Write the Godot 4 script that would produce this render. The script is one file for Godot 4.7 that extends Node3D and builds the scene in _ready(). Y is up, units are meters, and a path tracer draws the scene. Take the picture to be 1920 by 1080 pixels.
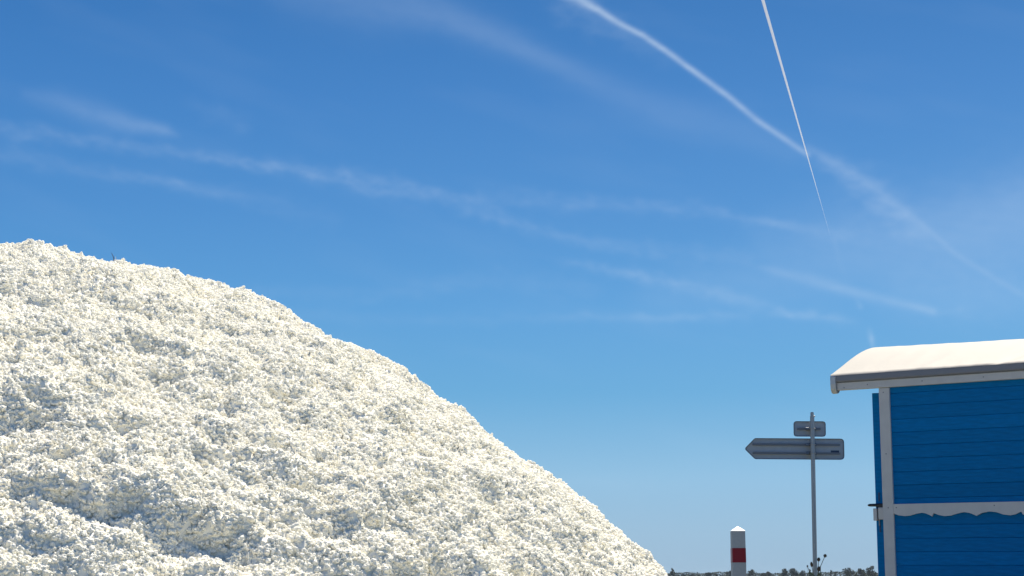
extends Node3D
# A heap of coarse white sea salt under a summer sky, with a striped post, a signpost seen from behind and a blue plank kiosk.

const EYE := 0.7
var rng := RandomNumberGenerator.new()

# ---------------------------------------------------------------- scene-tree helpers

func numbered(called: String, parent: Node) -> String:
	if not parent.has_node(NodePath(called)):
		return called
	var n := 1
	while parent.has_node(NodePath("%s_%03d" % [called, n])):
		n += 1
	return "%s_%03d" % [called, n]

func thing(called: String, label: String, category: String, at: Vector3, group := "") -> Node3D:
	var o := Node3D.new()
	o.name = numbered(called, self)
	add_child(o, true)
	o.position = at
	o.set_meta("label", label)
	o.set_meta("category", category)
	if group != "":
		o.set_meta("group", group)
	return o

func part(called: String, st: SurfaceTool, m: Material, parent: Node) -> MeshInstance3D:
	var o := MeshInstance3D.new()
	o.name = numbered(called, parent)
	o.mesh = st.commit()
	o.material_override = m
	parent.add_child(o, true)
	return o

func begin() -> SurfaceTool:
	var st := SurfaceTool.new()
	st.begin(Mesh.PRIMITIVE_TRIANGLES)
	return st

func mat(c: Color, rough := 0.7, metal := 0.0, spec := 0.5) -> StandardMaterial3D:
	# c is a linear base colour
	var m := StandardMaterial3D.new()
	m.albedo_color = c.linear_to_srgb()
	m.roughness = rough
	m.metallic = metal
	m.metallic_specular = spec
	return m

# ---------------------------------------------------------------- shape helpers (flat normals given, winding sorted out here)

func tri(st: SurfaceTool, a: Vector3, b: Vector3, c: Vector3, hint: Vector3) -> void:
	var n := (c - a).cross(b - a)
	if n.length_squared() < 1e-16:
		return
	n = n.normalized()
	if n.dot(hint) < 0.0:
		var t := b
		b = c
		c = t
		n = -n
	for p in [a, b, c]:
		st.set_normal(n)
		st.add_vertex(p)

func quad(st: SurfaceTool, a: Vector3, b: Vector3, c: Vector3, d: Vector3, hint: Vector3) -> void:
	tri(st, a, b, c, hint)
	tri(st, a, c, d, hint)

func box(st: SurfaceTool, lo: Vector3, hi: Vector3, bevel := 0.003) -> void:
	# a box with chamfered edges
	var c := (lo + hi) * 0.5
	var h := (hi - lo) * 0.5
	var b := minf(bevel, minf(h.x, minf(h.y, h.z)) * 0.6)
	var k := Vector3(h.x - b, h.y - b, h.z - b)
	for s in [-1.0, 1.0]:
		quad(st, c + Vector3(s * h.x, -k.y, -k.z), c + Vector3(s * h.x, k.y, -k.z), c + Vector3(s * h.x, k.y, k.z), c + Vector3(s * h.x, -k.y, k.z), Vector3(s, 0, 0))
		quad(st, c + Vector3(-k.x, s * h.y, -k.z), c + Vector3(k.x, s * h.y, -k.z), c + Vector3(k.x, s * h.y, k.z), c + Vector3(-k.x, s * h.y, k.z), Vector3(0, s, 0))
		quad(st, c + Vector3(-k.x, -k.y, s * h.z), c + Vector3(k.x, -k.y, s * h.z), c + Vector3(k.x, k.y, s * h.z), c + Vector3(-k.x, k.y, s * h.z), Vector3(0, 0, s))
		for t in [-1.0, 1.0]:
			quad(st, c + Vector3(s * h.x, t * k.y, -k.z), c + Vector3(s * h.x, t * k.y, k.z), c + Vector3(s * k.x, t * h.y, k.z), c + Vector3(s * k.x, t * h.y, -k.z), Vector3(s, t, 0))
			quad(st, c + Vector3(s * h.x, -k.y, t * k.z), c + Vector3(s * h.x, k.y, t * k.z), c + Vector3(s * k.x, k.y, t * h.z), c + Vector3(s * k.x, -k.y, t * h.z), Vector3(s, 0, t))
			quad(st, c + Vector3(-k.x, s * h.y, t * k.z), c + Vector3(k.x, s * h.y, t * k.z), c + Vector3(k.x, s * k.y, t * h.z), c + Vector3(-k.x, s * k.y, t * h.z), Vector3(0, s, t))
			for u in [-1.0, 1.0]:
				tri(st, c + Vector3(s * h.x, t * k.y, u * k.z), c + Vector3(s * k.x, t * h.y, u * k.z), c + Vector3(s * k.x, t * k.y, u * h.z), Vector3(s, t, u))

func tube(st: SurfaceTool, path: Array, radii: Array, sides := 10, caps := true) -> void:
	# smooth-walled tapered tube along points
	var rings := []
	var dirs := []
	for i in path.size():
		var a: Vector3 = path[maxi(i - 1, 0)]
		var b: Vector3 = path[mini(i + 1, path.size() - 1)]
		var d := (b - a).normalized()
		var x := d.cross(Vector3(0.13, 0.21, 1.0) if absf(d.z) < 0.9 else Vector3(1, 0.1, 0)).normalized()
		var y := d.cross(x).normalized()
		var ring := []
		var nor := []
		for k in sides:
			var w := TAU * k / sides
			var n := x * cos(w) + y * sin(w)
			nor.append(n)
			ring.append((path[i] as Vector3) + n * float(radii[i]))
		rings.append(ring)
		dirs.append(nor)
	for i in path.size() - 1:
		for k in sides:
			var l := (k + 1) % sides
			var vs := [[rings[i][k], dirs[i][k]], [rings[i + 1][k], dirs[i + 1][k]], [rings[i + 1][l], dirs[i + 1][l]], [rings[i][l], dirs[i][l]]]
			var order := [0, 1, 2, 0, 2, 3]
			var n: Vector3 = ((vs[2][0] as Vector3) - (vs[0][0] as Vector3)).cross((vs[1][0] as Vector3) - (vs[0][0] as Vector3))
			if n.dot(dirs[i][k]) < 0.0:
				order = [0, 2, 1, 0, 3, 2]
			for o in order:
				st.set_normal(vs[o][1])
				st.add_vertex(vs[o][0])
	if caps:
		var e := path.size() - 1
		for k in sides:
			var l := (k + 1) % sides
			tri(st, path[0], rings[0][k], rings[0][l], (path[0] as Vector3) - (path[1] as Vector3))
			tri(st, path[e], rings[e][k], rings[e][l], (path[e] as Vector3) - (path[e - 1] as Vector3))

func prism(st: SurfaceTool, poly: PackedVector2Array, z0: float, z1: float) -> void:
	# polygon in x,y pulled from z0 to z1
	var idx := Geometry2D.triangulate_polygon(poly)
	for i in range(0, idx.size(), 3):
		for z in [z0, z1]:
			tri(st, Vector3(poly[idx[i]].x, poly[idx[i]].y, z), Vector3(poly[idx[i + 1]].x, poly[idx[i + 1]].y, z), Vector3(poly[idx[i + 2]].x, poly[idx[i + 2]].y, z), Vector3(0, 0, 1.0 if z == maxf(z0, z1) else -1.0))
	var turn := -1.0 if Geometry2D.is_polygon_clockwise(poly) else 1.0
	for i in poly.size():
		var a := poly[i]
		var b := poly[(i + 1) % poly.size()]
		var out := Vector3((b - a).y, -(b - a).x, 0) * turn
		quad(st, Vector3(a.x, a.y, z0), Vector3(b.x, b.y, z0), Vector3(b.x, b.y, z1), Vector3(a.x, a.y, z1), out)

func rim(st: SurfaceTool, outer: PackedVector2Array, wide: float, z0: float, z1: float) -> void:
	# a raised rim that follows the outline of a panel
	var mid := Vector2.ZERO
	for p in outer:
		mid += p
	mid /= outer.size()
	var inner := PackedVector2Array()
	var n := outer.size()
	for i in n:
		var d0 := (outer[i] - outer[(i + n - 1) % n]).normalized()
		var d1 := (outer[(i + 1) % n] - outer[i]).normalized()
		var m := (Vector2(-d0.y, d0.x) + Vector2(-d1.y, d1.x)).normalized()
		if m.dot(mid - outer[i]) < 0.0:
			m = -m
		inner.append(outer[i] + m * wide)
	for i in n:
		var j := (i + 1) % n
		var a := outer[i]
		var b := outer[j]
		var c := inner[j]
		var d := inner[i]
		var away := Vector3(a.x + b.x - c.x - d.x, a.y + b.y - c.y - d.y, 0)
		quad(st, Vector3(a.x, a.y, z1), Vector3(b.x, b.y, z1), Vector3(c.x, c.y, z1), Vector3(d.x, d.y, z1), Vector3(0, 0, signf(z1 - z0)))
		quad(st, Vector3(a.x, a.y, z0), Vector3(b.x, b.y, z0), Vector3(b.x, b.y, z1), Vector3(a.x, a.y, z1), away)
		quad(st, Vector3(d.x, d.y, z0), Vector3(c.x, c.y, z0), Vector3(c.x, c.y, z1), Vector3(d.x, d.y, z1), -away)

func rounded(corners: PackedVector2Array, radii: Array) -> PackedVector2Array:
	var out := PackedVector2Array()
	var n := corners.size()
	for i in n:
		var p := corners[i]
		var a := (corners[(i + n - 1) % n] - p).normalized()
		var b := (corners[(i + 1) % n] - p).normalized()
		var r: float = radii[i]
		for k in 5:
			var t := k / 4.0
			out.append((p + a * r).lerp(p, t).lerp(p.lerp(p + b * r, t), t))
	return out

func noise(freq: float, sd: int, octaves := 1) -> FastNoiseLite:
	var n := FastNoiseLite.new()
	n.noise_type = FastNoiseLite.TYPE_SIMPLEX_SMOOTH
	n.frequency = freq
	n.seed = sd
	n.fractal_type = FastNoiseLite.FRACTAL_FBM if octaves > 1 else FastNoiseLite.FRACTAL_NONE
	n.fractal_octaves = octaves
	return n

func cells(freq: float, sd: int) -> FastNoiseLite:
	var n := FastNoiseLite.new()
	n.noise_type = FastNoiseLite.TYPE_CELLULAR
	n.cellular_return_type = FastNoiseLite.RETURN_DISTANCE
	n.fractal_type = FastNoiseLite.FRACTAL_NONE
	n.frequency = freq
	n.seed = sd
	return n

func grain(sd: int, freq: float, lo: Color, hi: Color) -> NoiseTexture2D:
	var t := NoiseTexture2D.new()
	t.width = 256
	t.height = 256
	t.seamless = true
	t.noise = noise(freq, sd, 4)
	var g := Gradient.new()
	g.set_color(0, lo)
	g.set_color(1, hi)
	t.color_ramp = g
	return t

func relief(sd: int, freq: float, strength: float) -> NoiseTexture2D:
	var t := NoiseTexture2D.new()
	t.width = 256
	t.height = 256
	t.seamless = true
	t.noise = noise(freq, sd, 3)
	t.as_normal_map = true
	t.bump_strength = strength
	return t

# ---------------------------------------------------------------- sky: air and vapour trails, by azimuth and elevation in degrees

const AIR := [[-90.0, 0.4, 0.42, 0.42], [-0.3, 0.5, 0.56, 0.6], [0.0, 0.62, 0.735, 0.83], [1.5, 0.612, 0.75, 0.855], [3.5, 0.575, 0.755, 0.885], [6.5, 0.432, 0.682, 0.864], [9.5, 0.39, 0.643, 0.862], [13.0, 0.34, 0.583, 0.827], [17.0, 0.291, 0.528, 0.788], [21.0, 0.246, 0.478, 0.739], [40.0, 0.207, 0.4, 0.653], [90.0, 0.141, 0.292, 0.538]]

func air(el: float, az: float) -> Color:
	var c := Color(0.1, 0.2, 0.4)
	for i in AIR.size() - 1:
		var a: Array = AIR[i]
		var b: Array = AIR[i + 1]
		if el <= b[0]:
			var t := clampf((el - a[0]) / (b[0] - a[0]), 0, 1)
			c = Color(lerpf(a[1], b[1], t), lerpf(a[2], b[2], t), lerpf(a[3], b[3], t))
			break
	c = c.srgb_to_linear()
	# the air is brighter round towards the sun
	var near := 1.0 + 0.13 * sin(deg_to_rad(az)) * clampf((el + 2.0) / 10.0, 0.0, 1.0) * 1.6
	return Color(c.r * near * near, c.g * near, c.b * (0.4 + 0.6 * near))

func sky_picture() -> Image:
	var small := Image.create(128, 1024, false, Image.FORMAT_RGBF)
	for y in 1024:
		var el := 90.0 - (y + 0.5) * 180.0 / 1024.0
		for x in 128:
			small.set_pixel(x, y, air(el, (x + 0.5) / 128.0 * 360.0 - 180.0))
	small.resize(4096, 2048, Image.INTERPOLATE_BILINEAR)
	var trails := [
		[0.80,21.27,0.22,0.25, 2.51,20.46,0.18,0.40, 3.40,19.97,0.10,0.60, 4.09,19.55,0.09,0.62, 4.88,19.15,0.08,0.60, 5.76,18.57,0.08,0.58, 6.93,17.71,0.08,0.55, 7.98,16.93,0.08,0.50, 9.02,16.03,0.08,0.46, 9.87,15.43,0.08,0.42, 10.81,14.75,0.08,0.34],
		[10.82,15.01,0.11,0.10, 11.83,14.29,0.16,0.12, 13.12,13.52,0.21,0.12, 14.19,12.57,0.18,0.10, 14.89,11.94,0.10,0.11, 15.76,11.06,0.09,0.11, 17.15,10.07,0.09,0.11, 18.17,9.38,0.09,0.05],
		[11.27,14.54,0.28,0.09, 12.74,13.54,0.52,0.12, 13.99,12.36,0.45,0.12, 14.88,11.57,0.24,0.05],
		[2.01,20.43,0.62,0.09, 3.79,19.48,0.47,0.08, 5.76,18.35,0.33,0.03],
		[11.66,11.72,0.05,0.10, 11.75,10.97,0.05,0.04, 12.22,9.83,0.05,0.00, 12.45,9.35,0.07,0.14, 12.50,9.20,0.05,0.00],
		[12.73,8.54,0.07,0.08, 12.79,8.22,0.07,0.34, 12.83,7.90,0.05,0.20],
		[-7.99,20.81,1.03,0.08, -5.20,20.37,1.03,0.11, -2.80,19.96,0.62,0.13, -0.20,19.00,0.48,0.13, 1.79,18.16,0.41,0.11, 3.77,17.24,0.55,0.07, 5.92,16.34,0.62,0.06, 8.63,15.59,0.58,0.05, 10.14,14.87,0.52,0.03],
		[-19.04,15.21,0.25,0.09, -17.24,15.12,0.25,0.10, -14.67,14.94,0.24,0.09, -12.23,14.77,0.22,0.08, -10.32,14.59,0.18,0.13, -8.21,14.39,0.25,0.13, -6.65,14.15,0.29,0.13, -4.70,13.86,0.36,0.13, -2.55,13.51,0.29,0.10, -0.78,12.91,0.33,0.08, 1.17,12.24,0.22,0.10, 2.92,11.85,0.22,0.08, 5.25,11.53,0.29,0.08, 8.51,11.26,0.25,0.04],
		[-17.49,16.37,0.22,0.04, -16.39,16.25,0.40,0.08, -15.08,15.89,0.44,0.10, -13.77,15.61,0.29,0.15, -12.64,15.51,0.18,0.15, -12.16,15.33,0.09,0.04],
		[-12.30,16.62,0.18,0.00, -10.95,16.23,0.40,0.04, -9.98,15.82,0.36,0.04, -9.40,15.56,0.18,0.00],
		[-18.81,14.33,0.29,0.06, -17.55,14.24,0.33,0.06, -15.36,13.94,0.29,0.04, -12.75,13.76,0.18,0.10, -11.62,13.59,0.18,0.10, -10.29,13.43,0.25,0.06, -8.56,13.06,0.40,0.04, -6.62,12.64,0.40,0.02],
		[1.36,11.23,0.15,0.00, 2.33,11.11,0.16,0.08, 3.88,10.79,0.20,0.13, 5.61,10.42,0.22,0.13, 7.33,10.01,0.24,0.10, 9.03,9.46,0.22,0.09, 9.96,9.15,0.15,0.15, 11.45,8.97,0.16,0.14, 12.28,8.80,0.16,0.04],
		[8.88,10.88,0.07,0.03, 9.44,10.71,0.15,0.10, 10.75,10.35,0.20,0.14, 11.86,9.99,0.18,0.18, 12.96,9.65,0.16,0.17, 14.05,9.35,0.13,0.18, 14.94,9.09,0.13,0.22, 15.12,9.01,0.09,0.03],
		[15.21,9.04,0.07,0.03, 15.84,9.05,0.15,0.10, 16.37,8.88,0.13,0.01],
		[-1.18,13.58,0.33,0.05, 1.76,13.33,0.29,0.08, 4.30,13.16,0.25,0.08, 7.01,12.97,0.25,0.08, 8.54,12.55,0.15,0.09, 9.49,12.40,0.13,0.12, 10.62,12.10,0.16,0.09, 12.30,11.88,0.25,0.05, 14.15,11.61,0.25,0.02],
		[-9.23,10.02,0.25,0.03, -5.03,9.92,0.29,0.04, -1.17,10.62,0.40,0.04, 2.71,10.13,0.44,0.03],
		[-8.07,9.23,0.18,0.03, -3.86,9.07,0.25,0.03, 0.77,9.17,0.18,0.05, 3.67,9.19,0.15,0.09, 5.78,9.11,0.15,0.10, 8.45,9.19,0.22,0.05],
		[5.41,9.82,0.95,0.06, 9.44,10.48,1.34,0.09, 12.27,11.13,1.72,0.11, 15.59,11.16,1.91,0.15, 18.65,11.71,2.10,0.15],
		[9.48,11.99,0.95,0.04, 13.24,12.02,1.15,0.05, 16.91,12.37,1.15,0.09, 19.42,12.74,1.15,0.09],
		[2.09,3.34,0.22,0.03, 4.17,3.24,0.25,0.06, 6.43,3.10,0.18,0.03],
		[14.06,9.57,0.76,0.06, 16.76,9.45,0.95,0.09, 19.22,9.41,0.95,0.09],
	]
	var step := 360.0 / 4096.0
	var cover := PackedFloat32Array()
	var x0 := int((180.0 - 26.0) / step)
	var y0 := int((90.0 - 27.0) / step)
	var w := int(52.0 / step)
	var h := int(26.0 / step)
	cover.resize(w * h)
	var soft := noise(0.35, 5, 4)
	var fine := noise(2.2, 9, 3)
	for t in trails:
		var one := PackedFloat32Array()
		one.resize(w * h)
		var n: int = t.size() / 4
		var broad: bool = t[t.size() - 2] > 0.095
		for i in n - 1:
			var a := Vector2(t[i * 4], t[i * 4 + 1])
			var b := Vector2(t[i * 4 + 4], t[i * 4 + 5])
			var wa: float = t[i * 4 + 2]
			var wb: float = t[i * 4 + 6]
			var reach := maxf(wa, wb) * 2.2 + 0.1
			var cx0 := clampi(int((minf(a.x, b.x) - reach + 180.0) / step) - x0, 0, w - 1)
			var cx1 := clampi(int((maxf(a.x, b.x) + reach + 180.0) / step) - x0, 0, w - 1)
			var cy0 := clampi(int((90.0 - maxf(a.y, b.y) - reach) / step) - y0, 0, h - 1)
			var cy1 := clampi(int((90.0 - minf(a.y, b.y) + reach) / step) - y0, 0, h - 1)
			var ab := b - a
			var l2 := ab.length_squared()
			for y in range(cy0, cy1 + 1):
				for x in range(cx0, cx1 + 1):
					if not broad:
						# a thin line is averaged over each texel
						var sum := 0.0
						for sub in 16:
							var ps := Vector2((x + x0 + (sub % 4 + 0.5) / 4.0) * step - 180.0, 90.0 - (y + y0 + (sub / 4 + 0.5) / 4.0) * step)
							var us := clampf((ps - a).dot(ab) / l2, 0.0, 1.0)
							var qs := ps.distance_to(a + ab * us) / lerpf(wa, wb, us)
							sum += lerpf(t[i * 4 + 3], t[i * 4 + 7], us) * exp(-qs * qs)
						one[y * w + x] = maxf(one[y * w + x], sum / 16.0)
						continue
					var p := Vector2((x + x0 + 0.5) * step - 180.0, 90.0 - (y + y0 + 0.5) * step)
					var u := clampf((p - a).dot(ab) / l2, 0.0, 1.0)
					var wide := lerpf(wa, wb, u)
					var q := p.distance_to(a + ab * u)
					if broad:
						q += soft.get_noise_2d(p.x * 3.0, p.y * 5.0) * wide * (0.15 if t[2] > 0.7 else 0.8)
					q = maxf(q, 0.0) / wide
					if q > 2.2:
						continue
					var v: float = lerpf(t[i * 4 + 3], t[i * 4 + 7], u) * exp(-q * q * 1.1)
					var at := y * w + x
					if v > one[at]:
						one[at] = v
		for k in w * h:
			if one[k] > 0.002:
				var px := (k % w + x0) * step
				var py := (k / w + y0) * step
				var k1 := (0.88 if t[2] > 0.7 else 0.85) + (0.12 if t[2] > 0.7 else 0.65) * soft.get_noise_2d(px * 1.6 + py * 0.6, py * 6.0 - px * 1.2) + (0.05 if t[2] > 0.7 else 0.42) * fine.get_noise_2d(px * 0.7, py * 3.0 - px * 0.9)
				cover[k] = 1.0 - (1.0 - cover[k]) * (1.0 - clampf(one[k] * (k1 if broad else 0.6 + 0.4 * k1), 0, 1))
	var veil := noise(0.12, 31, 4)
	for y in h:
		for x in w:
			var px := (x + x0) * step - 180.0
			var py := 90.0 - (y + y0) * step
			var a := cover[y * w + x]
			var thin := clampf(veil.get_noise_2d(px * 0.8 + 20.0, py * 4.0 + px * 0.9), 0.0, 1.0) * 0.035
			var edge := clampf((26.0 - absf(px)) / 4.0, 0, 1) * clampf((27.0 - py) / 4.0, 0, 1) * clampf((py - 1.5) / 3.0, 0, 1)
			a = (1.0 - (1.0 - a) * (1.0 - thin)) * edge
			if a > 0.0:
				var c := small.get_pixel(x + x0, y + y0)
				small.set_pixel(x + x0, y + y0, c.lerp(Color(0.60, 0.75, 0.93), a))
	# a panorama begins straight ahead (-z), so its halves change places
	var turned := Image.create(4096, 2048, false, Image.FORMAT_RGBF)
	turned.blit_rect(small, Rect2i(2048, 0, 2048, 2048), Vector2i(0, 0))
	turned.blit_rect(small, Rect2i(0, 0, 2048, 2048), Vector2i(2048, 0))
	return turned

func vapour_trail() -> void:
	# the fresh, narrow trail of an aircraft flying away at 9 km: a thin tapering streak of ice cloud
	var tip := Vector3(sin(deg_to_rad(11.56)), 0, -cos(deg_to_rad(11.56))) * (9000.0 / tan(deg_to_rad(11.6)))
	var near := Vector3(sin(deg_to_rad(9.05)), 0, -cos(deg_to_rad(9.05))) * (9000.0 / tan(deg_to_rad(21.3)))
	near += (near - tip) * 0.12
	tip.y = 9000.0
	near.y = 9000.0
	var f := FogVolume.new()
	f.name = "vapour_trail_cloud"
	f.shape = RenderingServer.FOG_VOLUME_SHAPE_CONE
	f.size = Vector3(62.0, near.distance_to(tip), 62.0)
	var y := (tip - near).normalized()
	var x := y.cross(Vector3.UP).normalized()
	f.transform = Transform3D(Basis(x, y, x.cross(y)), (tip + near) * 0.5)
	var m := FogMaterial.new()
	m.density = 0.0108
	m.albedo = Color(1, 1, 1)
	f.material = m
	f.set_meta("label", "thin straight white vapour trail, steepest of the streaks in the sky")
	f.set_meta("category", "vapour trail")
	add_child(f, true)

# ---------------------------------------------------------------- the salt heap

const MID := Vector3(-1.65, 0, -5.0)
const FOOT := 3.05
var profile := PackedFloat32Array()
var big: FastNoiseLite
var swell: FastNoiseLite
var lump: FastNoiseLite
var knob: FastNoiseLite
var bead: FastNoiseLite
var rough: FastNoiseLite
var warp: FastNoiseLite
var dents := []

func set_profile() -> void:
	var rs := [0.0, 0.3, 0.55, 0.85, 1.08, 1.27, 1.55, 1.8, 1.97, 2.13, 2.3, 3.05, 4.0]
	var hs := [1.677, 1.659, 1.615, 1.532, 1.428, 1.318, 1.148, 0.96, 0.82, 0.626, 0.492, -0.11, -0.85]
	var raw := PackedFloat32Array()
	for i in 401:
		var r := i * 0.01
		for k in rs.size() - 1:
			if r <= rs[k + 1]:
				raw.append(lerpf(hs[k], hs[k + 1], (r - rs[k]) / (rs[k + 1] - rs[k])))
				break
	for i in 401:
		var sum := 0.0
		for d in range(-9, 10):
			sum += raw[clampi(absi(i + d), 0, 400)]
		profile.append(sum / 19.0)

func height_at(r: float) -> float:
	var f := clampf(r * 100.0, 0.0, 399.0)
	var i := int(f)
	return lerpf(profile[i], profile[i + 1], f - i)

func heap_normal(th: float, r: float) -> Vector3:
	var s := (height_at(r) - height_at(r + 0.04)) / 0.04
	return Vector3(cos(th) * s, 1.0, sin(th) * s).normalized()

func hump(v: float) -> float:
	# rounded knobs with sharp clefts between them
	var d := v + 1.0
	return 0.45 - d * d * 1.3

func heap_point(th: float, r: float) -> Vector3:
	var p := Vector3(MID.x + r * cos(th), height_at(r), MID.z + r * sin(th))
	var n := heap_normal(th, r)
	var q := p + Vector3(warp.get_noise_3dv(p), warp.get_noise_3dv(p + Vector3(7, 3, 1)), warp.get_noise_3dv(p + Vector3(1, 9, 4))) * 0.035
	var d := big.get_noise_3dv(p) * 0.035 + swell.get_noise_3dv(p * Vector3(0.8, 1.7, 0.8)) * 0.018
	d += hump(lump.get_noise_3dv(q)) * 0.027
	d += hump(knob.get_noise_3dv(q)) * 0.018
	d += hump(bead.get_noise_3dv(q)) * 0.009
	d += rough.get_noise_3dv(q) * 0.008
	for e in dents:
		var a := wrapf(th - e[0], -PI, PI) * r
		if absf(a) > e[2] * 2.2:
			continue
		var b: float = (e[1] - r) * 1.27
		if absf(b) > e[3] * 3.0:
			continue
		a += rough.get_noise_3dv(p * 0.7) * 0.04
		b += rough.get_noise_3dv(p * 0.7 + Vector3(5, 0, 0)) * 0.04
		a /= e[2]
		b /= e[3]
		var f := exp(-a * a) * (exp(-b * b * 0.8) if b < 0.0 else exp(-b * b * 1.7) - 0.3 * exp(-pow((b - 1.3) * 1.9, 2.0)))
		d -= f * e[4] * 0.82
	return p + n * d

func salt_heap() -> void:
	set_profile()
	big = noise(1.9, 3, 2)
	swell = noise(4.2, 19, 2)
	lump = cells(8.5, 11)
	knob = cells(21.0, 12)
	bead = cells(52.0, 13)
	rough = noise(14.0, 14, 3)
	warp = noise(12.0, 15, 2)
	dents = [[1.128,1.95,0.066,0.035,0.055],[1.008,2.02,0.043,0.041,0.065],[0.786,1.559,0.042,0.032,0.055],[0.587,1.645,0.052,0.041,0.05],[1.167,1.82,0.028,0.024,0.045],[0.956,1.512,0.038,0.031,0.03],[0.914,0.977,0.043,0.031,0.03],[1.089,1.069,0.055,0.033,0.03],[0.999,1.391,0.052,0.035,0.03],[0.919,1.64,0.062,0.03,0.035],[0.428,1.976,0.019,0.019,0.03],[0.417,1.991,0.022,0.022,0.03],[0.626,2.071,0.035,0.034,0.05],[0.58,1.891,0.024,0.021,0.03],[0.531,2.019,0.026,0.021,0.03],[0.969,1.814,0.051,0.028,0.045],[0.838,1.79,0.032,0.023,0.035],[0.89,1.768,0.022,0.026,0.035],[0.75,1.93,0.032,0.026,0.035],[0.825,1.982,0.03,0.025,0.035],[1.104,1.612,0.03,0.023,0.03],[0.761,2.067,0.052,0.035,0.05],[1.084,2.065,0.027,0.02,0.04],[0.835,2.086,0.034,0.024,0.04],[-0.98,1.718,0.052,0.035,0.025],[1.196,1.458,0.037,0.023,0.03],[1.197,1.704,0.03,0.022,0.03],[1.08,1.726,0.035,0.022,0.03],[1.175,1.919,0.032,0.023,0.035],[0.897,1.897,0.047,0.022,0.03],[0.577,1.465,0.037,0.023,0.025],[0.548,1.774,0.035,0.026,0.03],[0.9,1.998,0.045,0.021,0.03],[0.509,1.133,0.036,0.024,0.025]]
	var salt := mat(Color(1, 1, 1), 0.85, 0.0, 0.25)
	salt.vertex_color_use_as_albedo = true
	var grainy: StandardMaterial3D = salt.duplicate()
	grainy.backlight_enabled = true
	grainy.backlight = Color(0.32, 0.31, 0.28)
	var heap := thing("salt_heap", "big rounded heap of coarse white sea salt filling the left half", "salt heap", Vector3(MID.x, 0, MID.z))
	# angles are packed densely on the side that faces the viewer's path, coarsely behind
	var ths := PackedFloat32Array()
	var a := -0.85
	while a < 2.0:
		ths.append(a)
		a += 0.0042
	while a < TAU - 0.85:
		ths.append(a)
		a += 0.03
	ths.append(TAU - 0.85)
	var rs := PackedFloat32Array()
	var r := 0.02
	while r < 2.45:
		rs.append(r)
		r += 0.0075
	while r < FOOT:
		rs.append(r)
		r += 0.02
	var na := ths.size()
	var nr := rs.size()
	var tint := noise(3.0, 41, 3)
	var pts := PackedVector3Array()
	var cols := PackedColorArray()
	pts.resize(na * nr)
	cols.resize(na * nr)
	for i in na:
		for j in nr:
			var p := heap_point(ths[i], rs[j])
			pts[i * nr + j] = p - heap.position
			cols[i * nr + j] = salt_tint(tint.get_noise_3dv(p), 0.0)
	for j in nr:
		pts[(na - 1) * nr + j] = pts[j]
	var nor := PackedVector3Array()
	nor.resize(na * nr)
	var idx := PackedInt32Array()
	for i in na - 1:
		for j in nr - 1:
			var k := i * nr + j
			idx.append_array([k, k + 1, k + nr + 1, k, k + nr + 1, k + nr])
			var n := (pts[k + nr] - pts[k]).cross(pts[k + 1] - pts[k])
			nor[k] += n
			nor[k + 1] += n
			nor[k + nr] += n
			nor[k + nr + 1] += n
	for j in nr:
		var n := nor[j] + nor[(na - 1) * nr + j]
		nor[j] = n
		nor[(na - 1) * nr + j] = n
	for k in na * nr:
		nor[k] = nor[k].normalized()
	if (pts[1] - pts[0]).cross(pts[nr] - pts[0]).y > 0.0:
		for k in range(0, idx.size(), 3):
			var t := idx[k + 1]
			idx[k + 1] = idx[k + 2]
			idx[k + 2] = t
	var arrays := []
	arrays.resize(Mesh.ARRAY_MAX)
	arrays[Mesh.ARRAY_VERTEX] = pts
	arrays[Mesh.ARRAY_NORMAL] = nor
	arrays[Mesh.ARRAY_COLOR] = cols
	arrays[Mesh.ARRAY_INDEX] = idx
	var body := ArrayMesh.new()
	body.add_surface_from_arrays(Mesh.PRIMITIVE_TRIANGLES, arrays)
	var bo := MeshInstance3D.new()
	bo.name = "packed_salt"
	bo.mesh = body
	bo.material_override = salt
	heap.add_child(bo, true)
	# loose grown-together crystals over all of it
	rng.seed = 77
	var dense := int((2.0 + 0.85) / 0.0042) - 2
	var inner := int(2.42 / 0.0075)
	var kinds := 5
	var bufs := []
	var used := []
	var each := 96000
	for v in kinds:
		var b := PackedFloat32Array()
		b.resize(each * 16)
		bufs.append(b)
	for v in kinds:
		var b: PackedFloat32Array = bufs[v]
		var more := 0
		var held := 0
		var c := -1
		while c < each - 1:
			var i := rng.randi_range(0, dense)
			var j := int(sqrt(rng.randf()) * (inner - 2))
			var k := i * nr + j
			# stretched cells carry as many crystals as they have room for
			if more <= 0:
				var flat := rs[j] * 0.0042 * 0.0075 * 1.25
				more = mini(14, int((pts[k + nr] - pts[k]).cross(pts[k + 1] - pts[k]).length() / flat + rng.randf()))
				held = k
			if more <= 0:
				continue
			k = held
			more -= 1
			c += 1
			var p := pts[k].lerp(pts[k + 1], rng.randf()).lerp(pts[k + nr].lerp(pts[k + nr + 1], rng.randf()), rng.randf())
			var n := nor[k]
			# two sizes: knobs that stand clear of each other, fine grains in the gaps
			var coarse := rng.randf() < 0.5
			var s := (0.0046 if coarse else 0.0025) * exp(rng.randfn(0.0, 0.22))
			p += n * s * (rng.randf_range(-0.1, 0.8) if coarse else rng.randf_range(-0.3, 0.9))
			var q := Basis(Quaternion(rng.randfn(), rng.randfn(), rng.randfn(), rng.randfn()).normalized()).scaled(Vector3(s, s, s))
			var col := salt_tint(tint.get_noise_3dv(p + heap.position), rng.randfn(0.0, 0.02))
			var o := c * 16
			b[o] = q.x.x
			b[o + 1] = q.y.x
			b[o + 2] = q.z.x
			b[o + 3] = p.x
			b[o + 4] = q.x.y
			b[o + 5] = q.y.y
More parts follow.
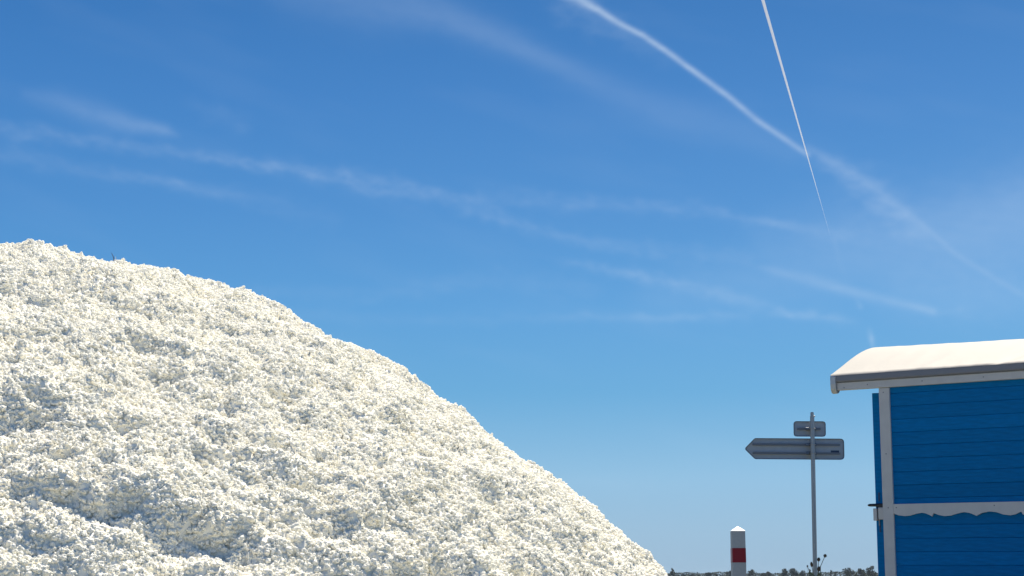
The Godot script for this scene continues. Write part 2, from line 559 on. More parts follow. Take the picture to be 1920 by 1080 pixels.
			b[o + 6] = q.z.y
			b[o + 7] = p.y
			b[o + 8] = q.x.z
			b[o + 9] = q.y.z
			b[o + 10] = q.z.z
			b[o + 11] = p.z
			b[o + 12] = col.r
			b[o + 13] = col.g
			b[o + 14] = col.b
			b[o + 15] = 1.0
		var mm := MultiMesh.new()
		mm.transform_format = MultiMesh.TRANSFORM_3D
		mm.use_colors = true
		mm.mesh = crystal_cluster(200 + v)
		mm.instance_count = each
		mm.buffer = b
		var mi := MultiMeshInstance3D.new()
		mi.name = numbered("salt_crystals", heap)
		mi.multimesh = mm
		mi.material_override = grainy
		mi.set_meta("kind", "stuff")
		heap.add_child(mi, true)

func salt_tint(n: float, j: float) -> Color:
	# white salt with straw-coloured drifts
	var t := clampf(0.5 + n * 0.9, 0.0, 1.0)
	var c := Color(0.90, 0.878, 0.792).lerp(Color(0.885, 0.845, 0.73), t * 0.28)
	return Color(clampf(c.r + j, 0, 0.95), clampf(c.g + j, 0, 0.95), clampf(c.b + j, 0, 0.95))

func crystal_cluster(sd: int) -> ArrayMesh:
	rng.seed = sd
	var st := begin()
	var base := IcoPoints.new()
	for k in 11:
		var d := Vector3(rng.randfn(), rng.randfn(), rng.randfn()).normalized()
		var c := d * rng.randf_range(0.38, 0.60) if k else Vector3.ZERO
		var s := rng.randf_range(0.42, 0.56)
		var turn := Basis(Quaternion(rng.randfn(), rng.randfn(), rng.randfn(), rng.randfn()).normalized())
		var vs := []
		for p in base.points:
			vs.append(turn * (p as Vector3) * rng.randf_range(0.92, 1.10))
		for f in base.faces:
			var a: Vector3 = vs[f[0]]
			var b: Vector3 = vs[f[1]]
			var e: Vector3 = vs[f[2]]
			var flat := (b - a).cross(e - a).normalized()
			var order := [a, b, e]
			if flat.dot(a + b + e) < 0.0:
				flat = -flat
			else:
				order = [a, e, b]
			for q in order:
				st.set_color(Color(1, 1, 1))
				st.set_normal((flat + (q as Vector3).normalized() * 3.0).normalized())
				st.add_vertex(c + (q as Vector3) * s)
	return st.commit()

class IcoPoints:
	var points := []
	var faces := []
	func _init() -> void:
		var g := (1.0 + sqrt(5.0)) / 2.0
		for s in [-1.0, 1.0]:
			for t in [-1.0, 1.0]:
				points.append(Vector3(0, s, t * g).normalized())
				points.append(Vector3(s, t * g, 0).normalized())
				points.append(Vector3(t * g, 0, s).normalized())
		for a in 12:
			for b in range(a + 1, 12):
				for c in range(b + 1, 12):
					if (points[a] as Vector3).distance_to(points[b]) < 1.1 and (points[b] as Vector3).distance_to(points[c]) < 1.1 and (points[a] as Vector3).distance_to(points[c]) < 1.1:
						faces.append([a, b, c])
		# one finer step makes rounder grains
		var finer := []
		var mids := {}
		for f in faces:
			var m := []
			for e in [[f[0], f[1]], [f[1], f[2]], [f[2], f[0]]]:
				var key := "%d_%d" % [mini(e[0], e[1]), maxi(e[0], e[1])]
				if not mids.has(key):
					mids[key] = points.size()
					points.append(((points[e[0]] as Vector3) + (points[e[1]] as Vector3)).normalized())
				m.append(mids[key])
			finer.append_array([[f[0], m[0], m[2]], [f[1], m[0], m[1]], [f[2], m[1], m[2]], [m[0], m[1], m[2]]])
		faces = finer

# ---------------------------------------------------------------- the kiosk

const CROWN := 1.34
func roof_y(along: float, t: float) -> float:
	# height of the tarpaulin: an arch from eave to eave, a little slack away from its end bow
	var rise := 0.405 - 0.035 * clampf((along + 0.43) / 1.5, 0.0, 1.2)
	var u := 1.0 - absf(CROWN - t) / CROWN
	return 2.545 + rise * sin(PI * 0.5 * pow(maxf(u, 0.0), 1.09))

func kiosk() -> void:
	var k := thing("kiosk", "blue plank kiosk with white trim, scalloped board and white tarpaulin barrel roof", "kiosk", Vector3(3.355, 0, -14.6))
	k.basis = Basis(Vector3.UP, deg_to_rad(-35.03)) * Basis(Vector3.BACK, -0.006)
	var blue := mat(Color(1, 1, 1), 0.65, 0.0, 0.2)
	blue.albedo_texture = grain(51, 0.02, Color(0.0, 0.415, 0.64), Color(0.0, 0.475, 0.745))
	blue.uv1_triplanar = true
	blue.uv1_scale = Vector3(1.2, 9, 9)
	blue.normal_enabled = true
	blue.normal_texture = relief(52, 0.03, 3.0)
	blue.normal_scale = 0.25
	var blues := [blue]
	for tone in [0.93, 0.965]:
		var b: StandardMaterial3D = blue.duplicate()
		b.albedo_color = Color(tone, tone, tone)
		b.uv1_offset = Vector3(tone * 7.0, tone * 3.0, 0)
		blues.append(b)
	var white := mat(Color(1, 1, 1), 0.5)
	white.albedo_texture = grain(53, 0.015, Color(0.75, 0.74, 0.735), Color(0.785, 0.775, 0.765))
	white.uv1_triplanar = true
	white.uv1_scale = Vector3(1.5, 1.5, 1.5)
	var alu := mat(Color(0.20, 0.21, 0.245), 0.5, 0.2)
	var dark := mat(Color(0.02, 0.02, 0.025), 0.4)
	var steel := mat(Color(0.25, 0.25, 0.27), 0.4, 0.8)
	var far := 3.4
	# body behind the cladding
	var st := begin()
	box(st, Vector3(0.02, 0.18, -2.38), Vector3(far, 2.50, -0.035), 0.01)
	part("body", st, blue, k)
	st = begin()
	box(st, Vector3(0.05, 0.0, -0.32), Vector3(far - 0.05, 0.18, -0.12), 0.01)
	part("skid", st, mat(Color(0.12, 0.10, 0.08), 0.8), k)
	st = begin()
	box(st, Vector3(0.05, 0.0, -2.28), Vector3(far - 0.05, 0.18, -2.08), 0.01)
	part("skid", st, mat(Color(0.12, 0.10, 0.08), 0.8), k)
	# planks, each with its chamfered joint
	rng.seed = 5
	var top := 2.415
	var y := 2.348
	for i in 19:
		var low := y if i == 0 else y - 0.1187 * i
		var high := top if i == 0 else low + 0.1187
		st = begin()
		var out := rng.randf_range(-0.0015, 0.0015)
		box(st, Vector3(0.09, low + 0.0007, -0.034), Vector3(far, high - 0.0007, out), 0.0032)
		part("plank", st, blues[rng.randi() % 3], k)
	# corner post, fascia and gutter
	st = begin()
	box(st, Vector3(0.0, 0.18, -0.085), Vector3(0.101, 2.402, 0.022), 0.004)
	var post := part("corner_post", st, white, k)
	st = begin()
	box(st, Vector3(-0.40, 2.404, -0.012), Vector3(far + 0.4, 2.474, 0.034), 0.004)
	var fascia := part("fascia", st, white, k)
	st = begin()
	var lip := PackedVector2Array()
	for q in [[0.034, 2.4745], [0.046, 2.477], [0.053, 2.483], [0.056, 2.492], [0.0575, 2.53], [0.056, 2.54], [0.050, 2.5445]]:
		lip.append(Vector2(q[0], q[1]))
	lip.append(Vector2(-0.02, 2.5445))
	lip.append(Vector2(-0.02, 2.4745))
	run_x(st, lip, -0.40, far + 0.4)
	part("gutter", st, alu, k)
	# scalloped board
	st = begin()
	var wave := PackedVector2Array()
	wave.append(Vector2(0.103, 1.347))
	wave.append(Vector2(far, 1.347))
	var under := []
	# the saw cut: two S curves with a tooth, then two more the other way round
	var cut := [[0, 0.083],[0.042, 0.1],[0.099, 0.108],[0.146, 0.105],[0.202, 0.091],[0.258, 0.081],[0.296, 0.087],[0.334, 0.103],[0.354, 0.114],[0.371, 0.086],[0.418, 0.104],[0.47, 0.114],[0.522, 0.111],[0.578, 0.095],[0.639, 0.081],[0.691, 0.089],[0.728, 0.103],[0.757, 0.116],[0.804, 0.092],[0.874, 0.08],[0.935, 0.088],[0.992, 0.108],[1.048, 0.116],[1.095, 0.109],[1.147, 0.085],[1.163, 0.113],[1.212, 0.094],[1.27, 0.085]]
	for rep in 3:
		for q in cut:
			var px: float = 0.103 + q[0] + rep * 1.30
			if px < far - 0.01:
				under.append(Vector2(px, 1.347 - q[1]))
	under.append(Vector2(far, 1.262))
	under.reverse()
	for p in under:
		wave.append(p)
	prism(st, wave, 0.003, 0.026)
	var board := part("scalloped_board", st, white, k)
	# screws
	for s in [[fascia, -0.33, 2.425, 0.034], [fascia, -0.1, 2.44, 0.034], [fascia, 0.42, 2.44, 0.034], [fascia, 0.98, 2.44, 0.034], [fascia, 1.5, 2.44, 0.034], [post, 0.045, 2.36, 0.022], [post, 0.052, 1.315, 0.022], [post, 0.05, 1.80, 0.022], [board, 0.13, 1.315, 0.026], [board, 1.02, 1.318, 0.026]]:
		st = begin()
		tube(st, [Vector3(s[1], s[2], s[3] - 0.004), Vector3(s[1], s[2], s[3] + 0.002)], [0.008, 0.006], 8)
		part("screw", st, steel, s[0])
	# tarpaulin over the bows
	st = begin()
	var slack := noise(1.6, 61, 3)
	var ns := 90
	var nt := 46
	var x0 := -0.452
	var x1 := far + 0.42
	var grid := []
	for i in ns + 1:
		var row := []
		for j in nt + 1:
			var u := lerpf(x0, x1, float(i) / ns)
			var t := 2.0 * CROWN * j / nt
			var fold := slack.get_noise_2d(u * 2.4, t * 1.1) * 0.005 * minf(1.0, t * 3.0) * smoothstep(0.0, 0.35, u - x0)
			var crease: float = 0.008 * exp(-pow((u - 0.42 - 0.35 * t) / 0.05, 2.0)) * exp(-pow((t - 0.16) / 0.14, 2.0))
			crease += slack.get_noise_2d(u * 7.0 + 40.0, t * 2.0) * 0.005 * exp(-pow((t - 0.07) / 0.09, 2.0))
			crease -= 0.012 * exp(-pow((u - 1.12 - 0.5 * t) / 0.045, 2.0)) * exp(-pow((t - 0.2) / 0.25, 2.0))
			if j == 0:
				row.append(Vector3(u, 2.537, 0.0605))
			row.append(Vector3(u, roof_y(u, t) + fold + crease + 0.006, 0.052 - t))
		grid.append(row)
	for i in ns:
		for j in nt + 1:
			smooth_quad(st, grid, i, j)
	st.generate_normals()
	var tarp := mat(Color(0.26, 0.254, 0.25), 0.7)
	tarp.normal_enabled = true
	tarp.normal_texture = relief(62, 0.02, 2.0)
	tarp.uv1_triplanar = true
	tarp.uv1_scale = Vector3(2, 2, 2)
	tarp.normal_scale = 0.15
	tarp.cull_mode = BaseMaterial3D.CULL_DISABLED
	part("roof_cover", st, tarp, k)
	# the deck under it and the end bows
	for e in [[0.02, 0.05], [far - 0.03, far]]:
		st = begin()
		var gable := PackedVector2Array()
		for j in 25:
			var t := 0.08 + (2.0 * CROWN - 0.16) * j / 24.0
			gable.append(Vector2(0.052 - t, roof_y(2.0, t) - 0.03))
		gable.append(Vector2(0.052 - 2.0 * CROWN + 0.08, 2.49))
		gable.append(Vector2(-0.03, 2.49))
		run_x(st, gable, e[0], e[1])
		part("gable", st, white, k)
	for e in [-0.451, far + 0.40]:
		st = begin()
		var strip := PackedVector2Array()
		var ts := []
		for j in 33:
			ts.append(2.0 * CROWN * j / 32.0)
		for t in ts:
			strip.append(Vector2(0.052 - t, roof_y(-0.43, t) + 0.001))
		ts.reverse()
		for t in ts:
			strip.append(Vector2(0.045 - t * 0.994, roof_y(-0.43, t) - 0.03))
		run_x(st, strip, e + 0.004, e + 0.05)
		var bow := part("end_bow", st, tarp, k)
		st = begin()
		var tip := PackedVector2Array()
		for q in [[-0.03, 2.545], [-0.035, 2.42], [-0.022, 2.392], [0.01, 2.376], [0.04, 2.386], [0.058, 2.415], [0.064, 2.46], [0.0635, 2.525], [0.06, 2.536], [-0.01, 2.545]]:
			tip.append(Vector2(q[0], q[1]))
		run_x(st, tip, e - 0.002, e + 0.049)
		part("end_cap", st, mat(Color(0.50, 0.51, 0.53), 0.4, 0.3), bow)
	# door on the end wall, seen edge on
	st = begin()
	box(st, Vector3(-0.112, 0.2, -1.0), Vector3(-0.004, 2.372, -0.09), 0.004)
	var door := part("door", st, blue, k)
	st = begin()
	tube(st, [Vector3(-0.04, 1.345, -0.06), Vector3(-0.12, 1.345, -0.055), Vector3(-0.155, 1.345, -0.055), Vector3(-0.172, 1.345, -0.055)], [0.014, 0.014, 0.013, 0.007], 10)
	box(st, Vector3(-0.09, 1.322, -0.088), Vector3(-0.022, 1.358, -0.046), 0.006)
	part("handle", st, dark, door)
	st = begin()
	box(st, Vector3(-0.123, 1.205, -0.089), Vector3(-0.088, 1.315, -0.05), 0.004)
	part("hinge", st, white, door)
	st = begin()
	box(st, Vector3(-0.066, 1.215, -0.0885), Vector3(0.0, 1.322, -0.03), 0.004)
	part("hinge", st, white, door)
	st = begin()
	tube(st, [Vector3(-0.077, 1.16, -0.08), Vector3(-0.077, 1.33, -0.08)], [0.007, 0.007], 8)
	part("hinge_pin", st, steel, door)
	for s in [[1.38, 1.46], [1.10, 1.165]]:
		st = begin()
		box(st, Vector3(-0.084, s[0], -0.092), Vector3(-0.068, s[1], -0.084), 0.003)
		part("bolt_strap", st, mat(Color(0.02, 0.07, 0.17), 0.4), door)

func run_x(st: SurfaceTool, poly: PackedVector2Array, x0: float, x1: float) -> void:
	# outline given as (z, y), pulled along x
	var idx := Geometry2D.triangulate_polygon(poly)
	for i in range(0, idx.size(), 3):
		for x in [x0, x1]:
			tri(st, Vector3(x, poly[idx[i]].y, poly[idx[i]].x), Vector3(x, poly[idx[i + 1]].y, poly[idx[i + 1]].x), Vector3(x, poly[idx[i + 2]].y, poly[idx[i + 2]].x), Vector3(1.0 if x == x1 else -1.0, 0, 0))
	var turn := -1.0 if Geometry2D.is_polygon_clockwise(poly) else 1.0
	for i in poly.size():
		var a := poly[i]
		var b := poly[(i + 1) % poly.size()]
		var out := Vector3(0, -(b - a).x, (b - a).y) * turn
		quad(st, Vector3(x0, a.y, a.x), Vector3(x0, b.y, b.x), Vector3(x1, b.y, b.x), Vector3(x1, a.y, a.x), out)

func smooth_quad(st: SurfaceTool, g: Array, i: int, j: int) -> void:
	st.set_smooth_group(0)
	for v in [g[i][j], g[i][j + 1], g[i + 1][j + 1], g[i][j], g[i + 1][j + 1], g[i + 1][j]]:
		st.add_vertex(v)

# ---------------------------------------------------------------- signpost, striped post, plants, trees

func signpost() -> void:
	var s := thing("signpost", "metal signpost seen from behind with an arrow board and small plate", "signpost", Vector3(3.72, 0, -20.0))
	s.rotation = Vector3(0, deg_to_rad(-5), -0.014)
	var zinc := mat(Color(1, 1, 1), 0.5, 0.45)
	zinc.albedo_texture = grain(71, 0.03, Color(0.62, 0.63, 0.64), Color(0.67, 0.68, 0.69))
	zinc.uv1_triplanar = true
	zinc.uv1_scale = Vector3(3, 3, 3)
	var back := mat(Color(1, 1, 1), 0.55, 0.25)
	back.albedo_texture = grain(72, 0.02, Color(0.62, 0.64, 0.665), Color(0.655, 0.675, 0.70))
	back.uv1_triplanar = true
	back.uv1_scale = Vector3(2, 2, 2)
	var edge := mat(Color(0.14, 0.165, 0.21), 0.5, 0.3)  # darker than the panels: the shade on their rims is in this colour
	var st := begin()
	tube(st, [Vector3(0, 0, 0), Vector3(0, 2.68, 0)], [0.027, 0.027], 18)
	var pole := part("pole", st, zinc, s)
	st = begin()
	tube(st, [Vector3(0, 2.672, 0), Vector3(0, 2.674, 0), Vector3(0, 2.725, 0), Vector3(0, 2.733, 0)], [0.029, 0.0215, 0.0215, 0.016], 16)
	part("pole_cap", st, zinc, pole)
	st = begin()
	box(st, Vector3(0.012, 2.672, -0.012), Vector3(0.036, 2.69, 0.018), 0.004)
	part("collar", st, zinc, pole)
	var arrow := rounded(PackedVector2Array([Vector2(-0.842, 2.275), Vector2(-0.712, 2.409), Vector2(0.395, 2.409), Vector2(0.395, 2.146), Vector2(-0.712, 2.146)]), [0.03, 0.02, 0.05, 0.05, 0.02])
	board("arrow_board", s, arrow, back, edge, zinc, [2.222, 2.33], -0.74, 0.345)
	var plate := rounded(PackedVector2Array([Vector2(-0.226, 2.625), Vector2(0.172, 2.625), Vector2(0.172, 2.433), Vector2(-0.226, 2.433)]), [0.04, 0.04, 0.04, 0.04])
	board("small_plate", s, plate, back, edge, zinc, [2.528], -0.18, 0.11)

func board(called: String, s: Node3D, outline: PackedVector2Array, back: Material, edge: Material, zinc: Material, rails: Array, x0: float, x1: float) -> void:
	var channel := mat(Color(0.20, 0.22, 0.26), 0.5, 0.3)
	var st := begin()
	prism(st, outline, -0.085, -0.078)
	var b := part(called, st, back, s)
	st = begin()
	rim(st, outline, 0.008, -0.078, -0.060)
	part("rim", st, edge, b)
	for y in rails:
		st = begin()
		box(st, Vector3(x0, y - 0.013, -0.0775), Vector3(x1, y + 0.013, -0.062), 0.003)
		box(st, Vector3(x0 + 0.003, y + 0.006, -0.0625), Vector3(x1, y + 0.0135, -0.053), 0.002)
		box(st, Vector3(x0 + 0.003, y - 0.0135, -0.0625), Vector3(x1, y - 0.006, -0.053), 0.002)
		part("rail", st, channel, b)
		st = begin()
		box(st, Vector3(-0.075, y - 0.02, -0.055), Vector3(0.05, y + 0.02, -0.027), 0.004)
		box(st, Vector3(-0.085, y - 0.017, -0.056), Vector3(-0.038, y + 0.017, -0.012), 0.005)
		part("clamp", st, edge, b)
		st = begin()
		tube(st, [Vector3(-0.036, y, 0.0), Vector3(-0.030, y, 0.022), Vector3(0, y, 0.035), Vector3(0.03, y, 0.022), Vector3(0.036, y, 0.0)], [0.006, 0.006, 0.006, 0.006, 0.006], 8)
		part("strap", st, zinc, b)
	if rails.size() > 1:
		st = begin()
		box(st, Vector3(0.23, 2.226, -0.0785), Vector3(0.332, 2.262, -0.0755), 0.001)
		part("maker_label", st, mat(Color(0.035, 0.05, 0.09), 0.5), b)

func striped_post() -> void:
	var s := thing("marker_post", "square white marker post with a red band and pointed top", "marker post", Vector3(2.79, 0, -20.0))
	var paint := mat(Color(1, 1, 1), 0.6)
	paint.albedo_texture = grain(81, 0.03, Color(0.68, 0.68, 0.68), Color(0.72, 0.72, 0.715))
	paint.uv1_triplanar = true
	paint.uv1_scale = Vector3(3, 3, 3)
	var red := mat(Color(1, 1, 1), 0.35)
	red.albedo_texture = grain(82, 0.03, Color(0.53, 0.025, 0.10), Color(0.59, 0.045, 0.125))
	red.uv1_triplanar = true
	red.uv1_scale = Vector3(4, 4, 4)
	var st := begin()
	frustum(st, 0.0, 1.254, 0.089, 0.081)
	part("shaft", st, paint, s)
	st = begin()
	frustum(st, 0.876, 1.051, 0.0855, 0.0842)
	part("red_band", st, red, s)
	st = begin()
	frustum(st, 1.2545, 1.262, 0.083, 0.083)
	for i in 4:
		var a := Vector3(0.083, 1.262, 0.083) * Vector3([1, 1, -1, -1][i], 1, [1, -1, -1, 1][i])
		var b := Vector3(0.083, 1.262, 0.083) * Vector3([1, -1, -1, 1][i], 1, [-1, -1, 1, 1][i])
		tri(st, a, b, Vector3(0, 1.319, 0), Vector3(a.x + b.x, 0.2, a.z + b.z))
	part("pointed_cap", st, mat(Color(0.85, 0.85, 0.83), 0.5), s)  # sunlight on the cap is put into a lighter colour than the shaft

func frustum(st: SurfaceTool, y0: float, y1: float, r0: float, r1: float) -> void:
	# a square shaft with narrow chamfered arrises
	var q := PackedVector2Array([Vector2(1, 0.93), Vector2(0.93, 1), Vector2(-0.93, 1), Vector2(-1, 0.93), Vector2(-1, -0.93), Vector2(-0.93, -1), Vector2(0.93, -1), Vector2(1, -0.93)])
	for i in 8:
		var a := q[i]
		var b := q[(i + 1) % 8]
		quad(st, Vector3(a.x * r0, y0, a.y * r0), Vector3(b.x * r0, y0, b.y * r0), Vector3(b.x * r1, y1, b.y * r1), Vector3(a.x * r1, y1, a.y * r1), Vector3(a.x + b.x, 0, a.y + b.y))
		tri(st, Vector3(0, y0, 0), Vector3(a.x * r0, y0, a.y * r0), Vector3(b.x * r0, y0, b.y * r0), Vector3.DOWN)
		tri(st, Vector3(0, y1, 0), Vector3(a.x * r1, y1, a.y * r1), Vector3(b.x * r1, y1, b.y * r1), Vector3.UP)

func seed_head(st: SurfaceTool, c: Vector3, axis: Vector3, r: float, long: float) -> void:
	# a bristly egg: a core with many short spines
	axis = axis.normalized()
	tube(st, [c - axis * long, c - axis * long * 0.6, c, c + axis * long * 0.6, c + axis * long], [r * 0.3, r * 0.8, r, r * 0.72, r * 0.15], 9)
	for i in 90:
		var d := Vector3(rng.randfn(), rng.randfn(), rng.randfn()).normalized()
		var h := d.dot(axis)
		var side := (d - axis * h).normalized()
		var p := c + axis * long * h * 0.9 + side * r * sqrt(maxf(0.05, 1.0 - h * h)) * 0.9
		var tip := p + (d + axis * 0.35).normalized() * r * 0.45
		var w := d.cross(axis).normalized() * r * 0.07
		tri(st, p - w, p + w, tip, d)

func teasel() -> void:
	var root := Vector3(3.63, 0, -19.4)
	var s := thing("teasel", "dry teasel with bristly brown seed heads at the signpost's foot", "plant", root)
	rng.seed = 12
	var stalk := mat(Color(0.11, 0.12, 0.07), 0.8)
	var husk := mat(Color(0.10, 0.075, 0.055), 0.9)
	var leafy := mat(Color(0.10, 0.13, 0.05), 0.8)
	leafy.cull_mode = BaseMaterial3D.CULL_DISABLED
	var heads := [[3.741, 0.951, 0.02, 0.021, 0.02], [3.6665, 0.907, 0.0, 0.021, 0.024], [3.66, 0.795, 0.03, 0.024, 0.03], [3.569, 0.848, 0.06, 0.017, 0.032], [3.53, 0.828, 0.0, 0.011, 0.012]]
	for h in heads:
		var c := Vector3(h[0], h[1], root.z + h[2]) - root
		var foot := Vector3(c.x * 0.3, 0, 0.0)
		var bend := Vector3(lerpf(foot.x, c.x, 0.45), c.y * 0.84, c.z * 0.6)
		if h[0] > 3.7:
			bend = Vector3(3.682 - root.x, 0.822, 0.01)
		var st := begin()
		tube(st, [foot, foot.lerp(bend, 0.5) + Vector3(0.004, 0, 0), bend, c - (c - bend).normalized() * float(h[4])], [0.0075, 0.006, 0.0045, 0.0035], 7)
		part("stalk", st, stalk, s)
		st = begin()
		seed_head(st, c, c - bend, h[3], h[4])
		part("seed_head", st, husk, s)
	for i in 16:
		var st := begin()
		var y := rng.randf_range(0.2, 0.80)
		var w := rng.randf() * TAU
		var d := Vector3(cos(w), rng.randf_range(0.1, 0.9), sin(w) * 0.5).normalized()
		var p := Vector3(rng.randf_range(-0.1, 0.05), y, rng.randf_range(0.0, 0.05))
		blade(st, p, d, rng.randf_range(0.06, 0.14), 0.012)
		part("leaf", st, leafy, s)

func blade(st: SurfaceTool, p: Vector3, d: Vector3, long: float, wide: float) -> void:
	var side := d.cross(Vector3(0.2, 0.3, 1)).normalized() * wide
	var mid := p + d * long * 0.55 + Vector3(0, long * 0.06, 0)
	var tip := p + d * long - Vector3(0, long * 0.12, 0)
	var up := side.cross(d)
	tri(st, p - side * 0.3, mid - side, mid + side, up)
	tri(st, p - side * 0.3, mid + side, p + side * 0.3, up)
	tri(st, mid - side, tip, mid + side, up)

func weeds() -> void:
	rng.seed = 21
	var st := begin()
	for i in 420:
		var x := rng.randf_range(3.45, 4.75)
		var tall := rng.randf_range(0.55, 0.775) if x > 3.8 else rng.randf_range(0.55, 0.80)
		if rng.randf() < 0.07:
			tall += 0.07
		var p := Vector3(x, 0, rng.randf_range(-19.9, -18.9))
		var d := Vector3(rng.randfn(0, 0.13), 1, rng.randfn(0, 0.13)).normalized()
		var side := Vector3(rng.randfn(), 0, rng.randfn()).normalized() * rng.randf_range(0.003, 0.008)
		var m := p + d * tall * 0.6
		var t := p + d * tall + Vector3(rng.randfn(0, 0.03), 0, rng.randfn(0, 0.03))
		quad(st, p - side, p + side, m + side, m - side, Vector3(0, 0.2, 1))
		tri(st, m - side, m + side, t, Vector3(0, 0.2, 1))
	var g := mat(Color(1, 1, 1), 0.8)
	g.albedo_texture = grain(91, 0.05, Color(0.40, 0.45, 0.22), Color(0.60, 0.60, 0.36))
	g.uv1_triplanar = true
	g.uv1_scale = Vector3(8, 2, 8)
	g.cull_mode = BaseMaterial3D.CULL_DISABLED
	var o := part("tall_grass", st, g, self)
	o.set_meta("label", "tall yellow green grass round the foot of the signpost")
	o.set_meta("category", "grass")
	o.set_meta("kind", "stuff")

func tree(label: String, x: float, z: float, wide: float, high: float, skew: float, sd: int, leaf: Material, bark: Material) -> void:
	rng.seed = sd
	var t := thing("tree", label, "tree", Vector3(x, 0, z), "far trees along the horizon")
	var st := begin()
	tube(st, [Vector3(0, 0, 0), Vector3(0.02 * high, high * 0.3, 0), Vector3(skew * wide * 0.3, high * 0.72, 0)], [high * 0.035, high * 0.026, high * 0.01], 7)
	for k in 4:
		var w := TAU * k / 4.0 + rng.randf()
		tube(st, [Vector3(0.02 * high, high * (0.26 + 0.07 * k), 0), Vector3(cos(w) * wide * 0.3, high * (0.5 + 0.08 * k), sin(w) * wide * 0.3)], [high * 0.014, high * 0.005], 6)
	part("trunk", st, bark, t)
	st = begin()
	# several uneven boughs of leaf sprays
	var boughs := []
	for k in 9:
		var w := rng.randf() * TAU
		var rr := sqrt(rng.randf()) * 0.34
		var hh := rng.randf_range(0.22, 0.82)
		boughs.append([Vector3(cos(w) * rr * wide + skew * wide * 0.3 * (hh - 0.3), hh * high, sin(w) * rr * wide), rng.randf_range(0.18, 0.30)])
	boughs.append([Vector3(skew * wide * 0.25, high * 0.86, 0), 0.17])
	for b in boughs:
		for i in 110:
			var d := Vector3(rng.randfn(), rng.randfn(), rng.randfn()).normalized() * pow(rng.randf(), 0.4)
			var p: Vector3 = (b[0] as Vector3) + Vector3(d.x * wide * float(b[1]), d.y * minf(high * 0.2, wide * 0.2) * 1.1, d.z * wide * float(b[1]))
			p.y = clampf(p.y, high * 0.12, high)
			var s := rng.randf_range(0.03, 0.065) * (wide + high) * 0.5
			var u := Vector3(rng.randfn(), rng.randfn(), rng.randfn()).normalized()
			var v := u.cross(Vector3(rng.randfn(), rng.randfn(), rng.randfn())).normalized()
			quad(st, p - u * s, p + v * s * 0.7, p + u * s, p - v * s * 0.7, d + Vector3(0, 0.3, 0))
	part("crown", st, leaf, t)

func far_scrub(leaf: Material) -> void:
	rng.seed = 303
	var st := begin()
	var rough_top := noise(0.03, 55, 3)
	for i in 11000:
		var x := rng.randf_range(60.0, 330.0)
		var z := -1120.0 + rng.randf_range(-20, 20)
		var tall := 3.3 + 1.6 * rough_top.get_noise_1d(x) + (0.5 if x > 200.0 else 0.0)
		var p := Vector3(x, rng.randf() * tall, z)
		var s := rng.randf_range(0.25, 0.55)
		var u := Vector3(rng.randfn(), rng.randfn(), rng.randfn()).normalized()
		var v := u.cross(Vector3(rng.randfn(), rng.randfn(), rng.randfn())).normalized()
		quad(st, p - u * s, p + v * s, p + u * s, p - v * s, Vector3(0, 0.4, 1))
	var o := part("far_scrub", st, leaf, self)
	o.set_meta("label", "low dark line of far scrub and hedges along the horizon")
	o.set_meta("category", "scrub")
	o.set_meta("kind", "stuff")

func far_trees() -> void:
	var leaf := mat(Color(0.03, 0.043, 0.028), 0.9)
	leaf.cull_mode = BaseMaterial3D.CULL_DISABLED
	var leaf2 := mat(Color(0.042, 0.052, 0.028), 0.9)
	leaf2.cull_mode = BaseMaterial3D.CULL_DISABLED
	var bark := mat(Color(0.06, 0.05, 0.04), 0.9)
	# centre and width in metres at 1000 m, height, lean
	var list := [
		["small upright tree right beside the salt heap's edge", 98.9, 3.2, 6.4, -0.3],
		["low round tree short of the flat bush left of the marker post", 105.5, 3.6, 2.6, 0.0],
		["low bush like tree second from the salt heap", 111.5, 4.4, 2.3, 0.1],
		["flat broad tree midway between salt heap and marker post", 121.0, 5.8, 3.4, 0.0],
		["thin little tree just right of the flat broad one", 126.2, 1.8, 3.6, 0.0],
		["bushy tree touching the marker post's left side", 134.6, 5.4, 4.6, 0.5],
		["round tree touching the marker post's right side", 147.5, 5.0, 5.2, 0.2],
		["low tree one place right of the marker post's round tree", 155.5, 4.6, 3.2, 0.0],
		["low tree midway between marker post and signpost", 159.0, 4.4, 4.0, -0.2],
		["dark egg shaped tree left of the signpost leaning right", 167.3, 4.8, 5.8, 0.6],
		["broad domed tree next on the left of the signpost", 174.0, 6.0, 5.9, 0.0],
		["low tree just left of the signpost's foot", 179.8, 4.4, 4.6, 0.1],
		["little tree showing left of the teasel", 183.3, 1.6, 6.0, 0.0],
		["narrow tree standing alone right of the teasel", 197.0, 1.6, 5.4, 0.0],
		["tiny thin tree right of the narrow lone one", 200.6, 1.3, 4.5, 0.1],
		["broad dark domed tree, leftmost of the group by the kiosk", 207.5, 7.0, 6.2, 0.0],
		["middle tree of the group beside the kiosk", 214.8, 7.6, 5.8, 0.0],
		["tallest airy tree touching the kiosk's left edge", 223.4, 8.6, 7.4, 0.0],
	]
	for i in list.size():
		var e: Array = list[i]
		tree(e[0], e[1], -1000.0 - (i % 3) * 4.0, e[2] * 1.12, e[3], e[4], 500 + i, leaf if i % 4 else leaf2, bark)
	far_scrub(leaf2)

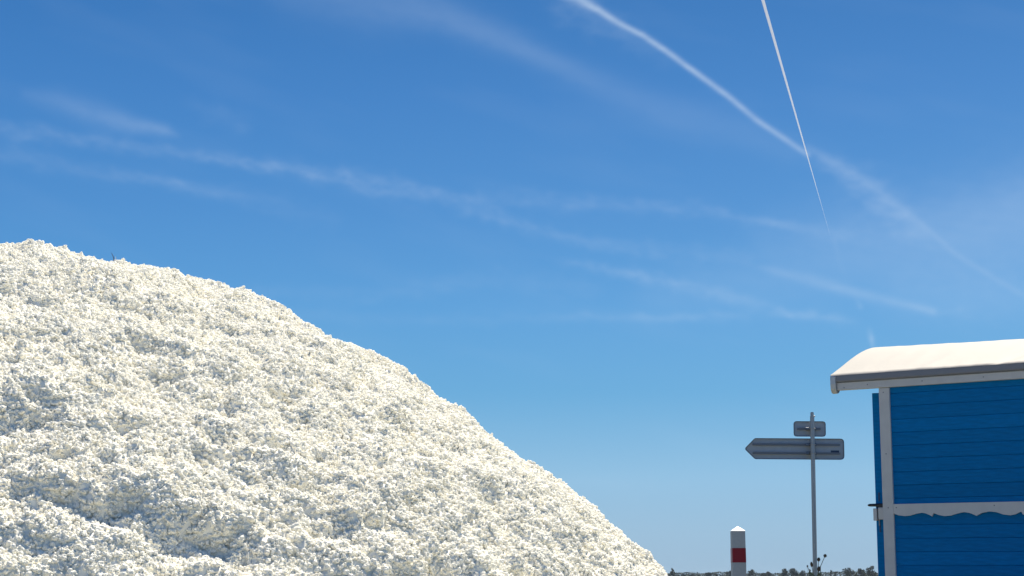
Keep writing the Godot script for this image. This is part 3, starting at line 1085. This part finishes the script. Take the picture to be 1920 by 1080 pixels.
func twig() -> void:
	# the crest as the viewpoint sees it, 0.26 m to the left for every metre away
	var foot := Vector3.ZERO
	var most := -1.0
	for a in 60:
		for b in 60:
			var p := heap_point(-0.9 + a * 0.03, 0.15 + b * 0.012)
			if absf(p.x / -p.z + 0.2535) < 0.0012 and (p.y - EYE) / -p.z > most:
				most = (p.y - EYE) / -p.z
				foot = p
	foot.y += 0.008
	var o := thing("twig", "tiny dark dry twig sticking up from the salt heap's crest", "twig", foot)
	var st := begin()
	tube(st, [Vector3(0.002, -0.02, 0), Vector3(-0.001, 0.006, 0), Vector3(-0.004, 0.013, 0), Vector3(-0.008, 0.021, 0.001)], [0.0013, 0.0013, 0.001, 0.0006], 6)
	part("stem", st, mat(Color(0.03, 0.03, 0.04), 0.8), o)
	st = begin()
	tube(st, [Vector3(0.004, -0.012, 0.001), Vector3(0.006, 0.003, 0.001), Vector3(0.004, 0.010, 0.001)], [0.001, 0.001, 0.0005], 6)
	part("bristle", st, mat(Color(0.5, 0.5, 0.48), 0.8), o)

# ---------------------------------------------------------------- everything together

func _ready() -> void:
	var cam := Camera3D.new()
	cam.name = "camera"
	cam.fov = rad_to_deg(2.0 * atan(540.0 / 3000.0))
	cam.near = 0.05
	cam.far = 90000.0
	cam.position = Vector3(0, EYE, 0)
	cam.rotation = Vector3(atan(542.0 / 3000.0), 0, 0)
	add_child(cam)
	cam.current = true

	var env := Environment.new()
	env.background_mode = Environment.BG_SKY
	var sky_mat := PanoramaSkyMaterial.new()
	sky_mat.panorama = ImageTexture.create_from_image(sky_picture())
	var sky := Sky.new()
	sky.sky_material = sky_mat
	env.sky = sky
	env.background_energy_multiplier = 0.50
	env.tonemap_mode = Environment.TONE_MAPPER_LINEAR
	env.tonemap_exposure = 2.0
	env.fog_enabled = true
	env.fog_density = 0.00007
	env.fog_light_color = Color(0.78, 0.86, 0.95)
	env.volumetric_fog_enabled = true
	env.volumetric_fog_density = 0.0
	env.sdfgi_enabled = true
	env.ssao_enabled = true
	env.ssil_enabled = true
	var we := WorldEnvironment.new()
	we.name = "environment"
	we.environment = env
	add_child(we)

	var sun := DirectionalLight3D.new()
	sun.name = "sun"
	sun.light_energy = 1.6
	sun.light_color = Color(1.0, 0.96, 0.88)
	sun.light_angular_distance = 0.53
	sun.shadow_enabled = true
	var az := deg_to_rad(24.0)
	var el := deg_to_rad(61.0)
	var to_sun := Vector3(sin(az) * cos(el), sin(el), -cos(az) * cos(el))
	add_child(sun)
	sun.look_at_from_position(to_sun * 50.0, Vector3.ZERO, Vector3.UP)

	# the ground: one pale gritty sheet out to the horizon
	var st := begin()
	quad(st, Vector3(-4000, 0, 800), Vector3(4000, 0, 800), Vector3(4000, 0, -5000), Vector3(-4000, 0, -5000), Vector3.UP)
	var earth := mat(Color(1, 1, 1), 0.95)
	earth.albedo_texture = grain(95, 0.03, Color(0.33, 0.33, 0.27), Color(0.43, 0.42, 0.35))
	earth.uv1_triplanar = true
	earth.uv1_scale = Vector3(0.7, 0.7, 0.7)
	var ground := part("ground", st, earth, self)
	ground.set_meta("kind", "structure")

	salt_heap()
	vapour_trail()
	kiosk()
	signpost()
	striped_post()
	far_trees()
	weeds()
	teasel()
	twig()
